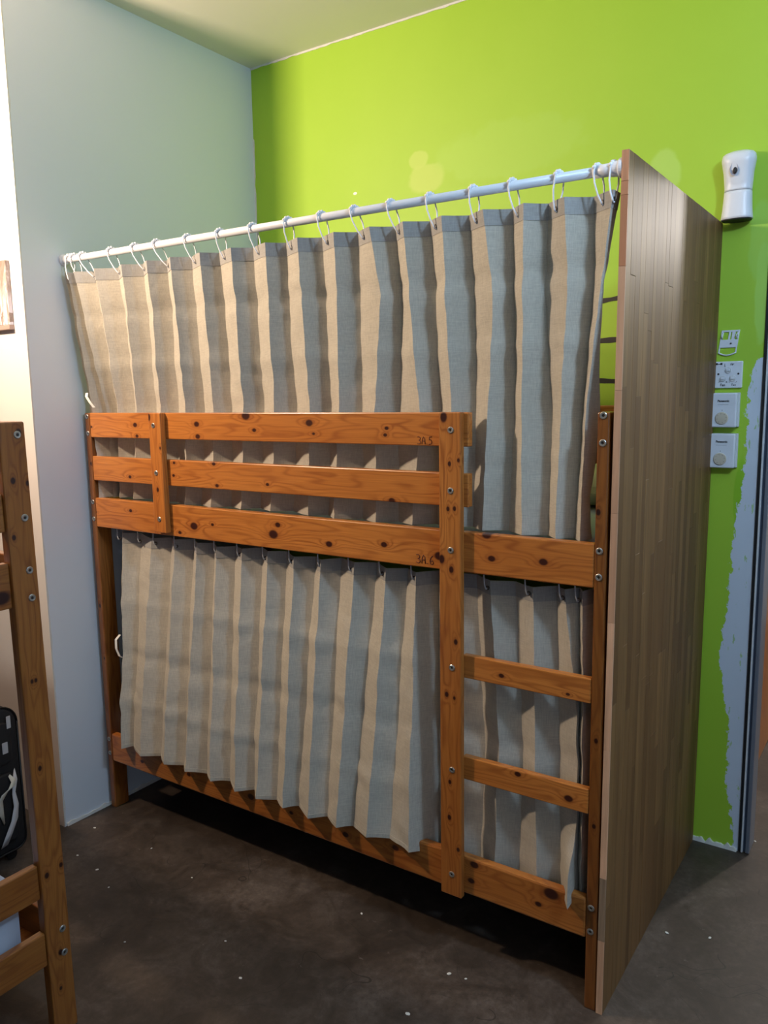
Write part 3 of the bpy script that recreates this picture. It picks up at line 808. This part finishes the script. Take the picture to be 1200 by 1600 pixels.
# automatic air freshener: waisted shell with a tear-shaped nozzle window
disp = thing('air_freshener_dispenser', 'white waisted air freshener dispenser high on the green wall', 'air freshener', (2.069, YW, 2.150))
def shell(z0, z1, nrow, inset=0):
    bm = bmesh.new(); prev = None; n = 28
    for r in range(nrow+1):
        f = r/nrow; z = z0+(z1-z0)*f; u = (z-2.150)/.211
        hw = interp([(0, .0475), (.18, .0435), (.45, .0405), (.68, .0440), (.86, .0505), (.93, .0490), (.97, .042), (1.0, .028)], u)-inset
        dp = interp([(0, .070), (.5, .062), (.85, .078), (.95, .070), (1.0, .045)], u)-inset
        ring = []
        for k in range(n):
            a = 2*PI*k/n; ca, sa = math.cos(a), math.sin(a)
            ex = .75
            x = 2.0695+hw*math.copysign(abs(ca)**ex, ca)
            yy = YW-.0005-dp*.5+dp*.5*math.copysign(abs(sa)**ex, sa)
            zz = z+(.0035*math.cos(a) if z0 > 2.149 and r == 0 and False else 0)
            ring.append(bm.verts.new((x, yy, zz)))
        if prev:
            for k in range(n):
                fc = bm.faces.new((prev[k], prev[(k+1) % n], ring[(k+1) % n], ring[k])); fc.smooth = True
        else: bm.faces.new(ring[::-1])
        prev = ring
    bm.faces.new(prev)
    return bm
put('lower_shell', shell(2.153, 2.238, 10), M_dev, disp)
put('upper_shell', shell(2.2392, 2.361, 18), M_dev, disp)
put('base_plate', shell(2.150, 2.1525, 1, .004), M_print, disp)
M_win = plain('grey_nozzle_recess', (.36, .36, .44), .4)
wz, wx, wy = 2.302, 2.062, YW-.0745
bm = bmesh.new(); prev = None                      # recess rim, tear-shaped
for rr, dy in ((1.0, 0), (.92, -.0012), (.78, .0035)):
    ring = []
    for k in range(20):
        a = 2*PI*k/20; tx = .0130*math.cos(a)*(1-.45*max(0, math.sin(a))); tz = .0215*math.sin(a)+(.006*max(0, math.sin(a))**2)
        ring.append(bm.verts.new((wx+tx*rr, wy+dy, wz+tz*rr)))
    if prev:
        for k in range(20): bm.faces.new((prev[k], prev[(k+1) % 20], ring[(k+1) % 20], ring[k])).smooth = True
    prev = ring
bm.faces.new(prev); put('nozzle_window', bm, M_win, disp)
bm = lathe([(0, 0), (.0062, 0), (.0055, .0035), (0, .0038)], (0, 0, 0), (0, -1, 0), 14)
for v in bm.verts: v.co.z *= 1.8; v.co += Vector((wx+.003, wy+.002, wz-.007))
put('nozzle', bm, M_print, disp, smooth=True)

# empty remote-control bracket, hanging askew
br = thing('wall_bracket', 'empty white plastic remote bracket hanging crooked on the green wall', 'bracket', (2.058, YW, 1.73))
def quad(pts, y0=YW-.0035, y1=YW-.0002, bm=None):
    bm = bm or bmesh.new(); a = [bm.verts.new((x, y0, z)) for x, z in pts]; b = [bm.verts.new((x, y1, z)) for x, z in pts]; n = len(pts)
    bm.faces.new(a); bm.faces.new(b[::-1])
    for k in range(n): bm.faces.new((a[k], b[k], b[(k+1) % n], a[(k+1) % n]))
    bmesh.ops.recalc_face_normals(bm, faces=bm.faces); return bm
W_, H_ = .056, .080
def S2(u, v): return (2.0335+W_*u+.0*v+(-.010)*(1-v), 1.732+H_*v)
plate = bmesh.new()
for r_ in (((0, .93), (1, .93), (1, 1), (0, 1)), ((0, .62), (.12, .62), (.12, .93), (0, .93)), ((.42, .62), (.52, .62), (.52, .93), (.42, .93)), ((.60, .62), (.78, .62), (.78, .93), (.60, .93)), ((.92, .62), (1, .62), (1, .93), (.92, .93)),
           ((0, .30), (1, .30), (1, .62), (0, .62)), ((0, .10), (.07, .10), (.07, .30), (0, .30)), ((.93, .10), (1, .10), (1, .30), (.93, .30))):
    quad([S2(*p) for p in r_], bm=plate)
put('plate', plate, M_dev, br)
arc = [S2(u, .10-.11*math.sin(PI*u)) for u in [k/10 for k in range(11)]]
put('lower_lip', tube([(x, YW-.003, z) for x, z in arc], .0024, 6), M_dev, br)
for u in (.12, .92): put('clip', tube([(S2(u, .90)[0], YW-.004, S2(u, .90)[1]), (S2(u-.05, .77)[0], YW-.012, S2(u-.05, .77)[1]), (S2(u, .65)[0], YW-.004, S2(u, .65)[1])], .002, 6), M_dev, br)
put('screw', lathe([(0, 0), (.0032, 0), (.0028, .0012), (0, .0014)], (S2(.62, .46)[0], YW-.0036, S2(.62, .46)[1]), (0, -1, 0), 10), M_eye, br)

# switch plate with three round rockers and pen writing
sw = thing('switch_plate', 'white switch plate with three round rocker switches and pen writing', 'light switch', (2.061, YW, 1.624))
put('plate', box(2.0175, 2.1040, YW-.009, YW-.0003, 1.624, 1.711, .003, seg=2), M_dev, sw)
for x, z in ((2.060, 1.682), (2.0445, 1.655), (2.0745, 1.655)):
    s_ = put('switch', lathe([(0, 0), (.0100, 0), (.0100, .002), (.0092, .0032), (0, .0026)], (x, YW-.009, z), (0, -1, 0), 20), M_dev2, sw, smooth=False)
    put('rocker', box(x-.0065, x+.0065, YW-.0145, YW-.0120, z-.003, z+.006, .0008), M_dev, s_)
for x in (2.0295, 2.0915): put('screw', lathe([(0, 0), (.0034, 0), (.0030, .001), (0, .0008)], (x, YW-.0091, 1.670), (0, -1, 0), 10), M_print, sw)
yt = YW-.0094
put('pen_mark', box(2.0200, 2.0265, yt-.0003, yt+.0003, 1.7000, 1.7062), M_print, sw)
put('pen_mark', box(2.0345, 2.0410, yt-.0003, yt+.0003, 1.7000, 1.7062), M_print, sw)
put('pen_mark', box(2.0262, 2.0348, yt-.0003, yt+.0003, 1.7012, 1.7030), M_print, sw)
def pen(strokes): 
    bm = bmesh.new()
    for st in strokes: tube([(x, yt, z) for x, z in st], .0006, 5, bm)
    put('pen_mark', bm, M_print, sw)
pen([[(2.049, 1.703), (2.049, 1.695)], [(2.047, 1.695), (2.051, 1.695)]])
pen([[(2.066, 1.704), (2.0665, 1.698), (2.069, 1.702), (2.071, 1.697), (2.074, 1.704)], [(2.070, 1.706), (2.072, 1.6975)], [(2.073, 1.699), (2.077, 1.703)]])
pen([[(2.031, 1.643), (2.034, 1.6455), (2.037, 1.643)], [(2.054, 1.642), (2.058, 1.646)], [(2.054, 1.646), (2.058, 1.642)], [(2.064, 1.645), (2.065, 1.641)], [(2.085, 1.6415), (2.088, 1.646)]])
text('pen_writing', 'Fan', 2.0445, 1.634, yt, .0115, sw, bold=.0002); text('pen_writing', 'Fan', 2.0785, 1.634, yt, .0105, sw)

# two room thermostats
def thermostat(z0, z1, x0, x1, label, extra):
    t = thing('thermostat', label, 'thermostat', ((x0+x1)/2, YW, z0)); y0 = YW-.030
    put('back_plate', box(x0+.003, x1, YW-.010, YW-.0003, z0+.001, z1, .002, seg=2), M_dev2, t)
    put('cover', box(x0, x1-.006, y0, YW-.0102, z0, z1-.001, .004, seg=3), M_dev, t)
    xc = (x0+x1)/2-.005
    text('printed_name', 'Panasonic', xc, z1-.027, y0-.0002, .0100, t, bold=.0004, sx=.92)
    put('printed_line', box(xc-.018, xc+.016, y0-.0003, y0+.0003, z1-.0385, z1-.0378), M_print, t)
    dz = z0+.030; dx = xc-.003
    d = put('dial', lathe([(0, 0), (.0205, 0), (.0205, .002), (.0190, .0035), (0, .0038)], (dx, y0, dz), (0, -1, 0), 28), M_dial, t)
    for k in range(8):
        a = 2*PI*k/8+.2
        put('dial_mark', lathe([(0, 0), (.0011, 0), (.0009, .0006), (0, .0006)], (dx+.0145*math.cos(a), y0-.0037, dz+.0145*math.sin(a)), (0, -1, 0), 6), M_print, d)
    put('pointer', box(dx-.0006, dx+.0006, y0-.0003, y0+.0003, dz+.024, dz+.028), M_print, t)
thermostat(1.495, 1.6085, 2.0165, 2.1005, 'white thermostat with ivory dial directly under the switch plate', 0)
thermostat(1.3600, 1.4745, 2.0165, 2.1005, 'lowest white thermostat with ivory dial on the green wall', 1)

# ------------------------------------------------------------ picture on the cream wall
def m_canvas():
    t = NT('grey_canvas_picture'); p = t.objco()
    a = t.noise(t.mapping(p, (16, 16, 5)), 1, 5, .7, 1.5)
    s_ = t.sep(p)
    c = t.ramp(a, [(.35, (.20, .14, .11)), (.50, (.32, .25, .22)), (.60, (.42, .36, .35)), (.68, (.75, .72, .76))])
    streak = t.noise(t.mapping(p, (90, 1, 7)), 1, 3, .6, 1.5)
    low = t.node('ShaderNodeMapRange', interpolation_type='SMOOTHSTEP'); t.link(s_[2], low.inputs[0]); low.inputs[1].default_value = .03; low.inputs[2].default_value = -.07
    c = t.mix(t.math('MULTIPLY', t.math('GREATER_THAN', streak, .52), low.outputs[0]), c, (.72, .70, .78))
    t.col(c); t.rough(.7); return t.m
pic = thing('wall_picture', 'brown and white brushed picture on the cream wall, cut off at left', 'picture', (-.25, -.200, 1.868))
yp = -.2003
put('canvas', box(-.44, -.0845, yp-.016, yp, 1.884, 2.105, .0015), m_canvas(), pic)
put('bottom_ledge', box(-.44, -.0835, yp-.019, yp, 1.868, 1.8835, .001), plain('taupe_frame', (.42, .31, .27), .6), pic)

# ------------------------------------------------------------ black suitcase behind the left bunk
M_fab = plain('black_nylon', (.010, .010, .012), .75, 0, .3, .4)
M_trimb = plain('black_piping', (.004, .004, .005), .45)
M_lab = plain('silver_label', (.62, .62, .64), .4, .2)
M_paper = plain('cream_baggage_tag', (.74, .72, .62), .6)
M_paperw = plain('white_baggage_tag', (.66, .66, .68), .6)
M_greyp = plain('grey_wheel_housing', (.06, .06, .065), .5)
sx0, sx1, sy0, sy1, sz0, sz1 = -.185, .045, -.735, -.388, .045, .575
case = thing('suitcase', 'black soft suitcase with torn baggage tag, behind the left bunk', 'suitcase', ((sx0+sx1)/2, (sy0+sy1)/2, 0))
def rounded(x0, x1, y0, y1, z0, z1, r, bev, n=7):
    bm = bmesh.new(); pts = []
    for cy, cz, a0 in ((y1-r, z1-r, 0), (y0+r, z1-r, PI/2), (y0+r*.6, z0+r*.6, PI), (y1-r*.6, z0+r*.6, 1.5*PI)):
        rr = r if cz > (z0+z1)/2 else r*.6
        for k in range(n+1):
            a = a0+PI/2*k/n; pts.append((cy+rr*math.cos(a), cz+rr*math.sin(a)))
    A_ = [bm.verts.new((x0, a, b)) for a, b in pts]; B_ = [bm.verts.new((x1, a, b)) for a, b in pts]; m = len(pts)
    f1 = bm.faces.new(A_); f2 = bm.faces.new(B_)
    for k in range(m): bm.faces.new((A_[k], A_[(k+1) % m], B_[(k+1) % m], B_[k]))
    bmesh.ops.recalc_face_normals(bm, faces=bm.faces)
    bmesh.ops.bevel(bm, geom=list(set(list(f1.edges)+list(f2.edges))), offset=bev, segments=3, affect='EDGES', profile=.5)
    return bm, pts
bm, prof = rounded(sx0, sx1, sy0, sy1, sz0, sz1, .065, .014)
put('shell', bm, M_fab, case, smooth=True)
bm, _ = rounded(sx1-.004, sx1+.022, sy0+.035, sy1-.035, sz0+.05, sz0+.30, .03, .008)
put('front_pocket', bm, M_fab, case, smooth=True)
bm, _ = rounded(sx1-.004, sx1+.014, sy0+.035, sy1-.035, sz0+.33, sz1-.05, .03, .006)
put('top_pocket', bm, M_fab, case, smooth=True)
pp = [(sx1-.004, a, b) for a, b in prof]; put('piping', tube(pp+[pp[0]], .0035, 6), M_trimb, case)
put('handle', tube([((sx0+sx1)/2, sy0+.10, sz1-.004), ((sx0+sx1)/2, sy0+.12, sz1+.028), ((sx0+sx1)/2, sy1-.12, sz1+.028), ((sx0+sx1)/2, sy1-.10, sz1-.004)], .009, 10), M_trimb, case)
for yy in (sy0+.045, sy1-.045):
    for xx in (sx0+.035, sx1-.035):
        wv = put('wheel', lathe([(0, -.010), (.018, -.010), (.020, -.007), (.020, .007), (.018, .010), (0, .010)], (xx, yy, .0202), (1, 0, 0), 18), M_trimb, case, smooth=False)
        put('wheel_housing', box(xx-.022, xx+.022, yy-.026, yy+.026, .036, .060, .006, seg=2), M_greyp, case)
put('label', box(sx1+.0142, sx1+.0155, -.436, -.421, .500, .544, .001), M_lab, case)
put('label', box(sx1+.0142, sx1+.0155, -.458, -.438, .415, .455, .001), M_lab, case)
def ribbon(nm, pts, wd, m):
    bm = bmesh.new(); prev = None
    for (y_, z_, x_), ww in zip(pts, wd):
        q = [bm.verts.new((x_, y_-ww, z_)), bm.verts.new((x_, y_+ww, z_+.006)), bm.verts.new((x_+.0008, y_+ww, z_+.006)), bm.verts.new((x_+.0008, y_-ww, z_))]
        if prev:
            for k in range(4): bm.faces.new((prev[k], prev[(k+1) % 4], q[(k+1) % 4], q[k])).smooth = True
        else: bm.faces.new(q)
        prev = q
    bm.faces.new(prev[::-1]); bmesh.ops.recalc_face_normals(bm, faces=bm.faces)
    return put(nm, bm, m, case)
X0 = sx1+.024
ribbon('baggage_tag', [(-.448, .335, X0), (-.440, .315, X0+.01), (-.452, .298, X0+.018), (-.475, .285, X0+.014), (-.492, .255, X0+.006), (-.488, .215, X0+.004), (-.480, .170, X0+.002)], (.003, .008, .013, .012, .011, .008, .002), M_paper)
ribbon('baggage_tag', [(-.428, .350, X0), (-.432, .310, X0+.006), (-.442, .270, X0+.010), (-.438, .225, X0+.012), (-.447, .175, X0+.010), (-.470, .125, X0+.006), (-.488, .090, X0+.004)], (.002, .009, .006, .009, .013, .014, .013), M_paperw)

# ------------------------------------------------------------ crumbs on the floor
M_chip = plain('white_crumb', (.82, .80, .74), .6)
bm = bmesh.new()
for x, y_ in [(.195, -.293), (.088, -.143), (-.009, -.433), (.385, -.119), (.45, -.353), (.645, -.164), (1.243, -.006), (1.653, -.079), (2.07, .419), (2.183, .465), (1.585, -.275), (1.604, -.087), (.973, -.332), (2.204, 1.096), (1.9, -.32), (.33, -.31), (1.12, -.42), (.72, -.50)]:
    s_ = random.uniform(.0025, .0055)
    mt = Matrix.Translation((x, y_, .0016)) @ Matrix.Rotation(random.uniform(0, 3), 4, 'Z') @ Matrix.Diagonal((s_*1.5, s_, .0018, 1))
    bmesh.ops.create_icosphere(bm, subdivisions=1, radius=1, matrix=mt)
o = put('floor_crumbs', bm, M_chip); o['kind'] = 'stuff'; tag(o, 'small white crumbs scattered on the brown concrete floor', 'crumbs')
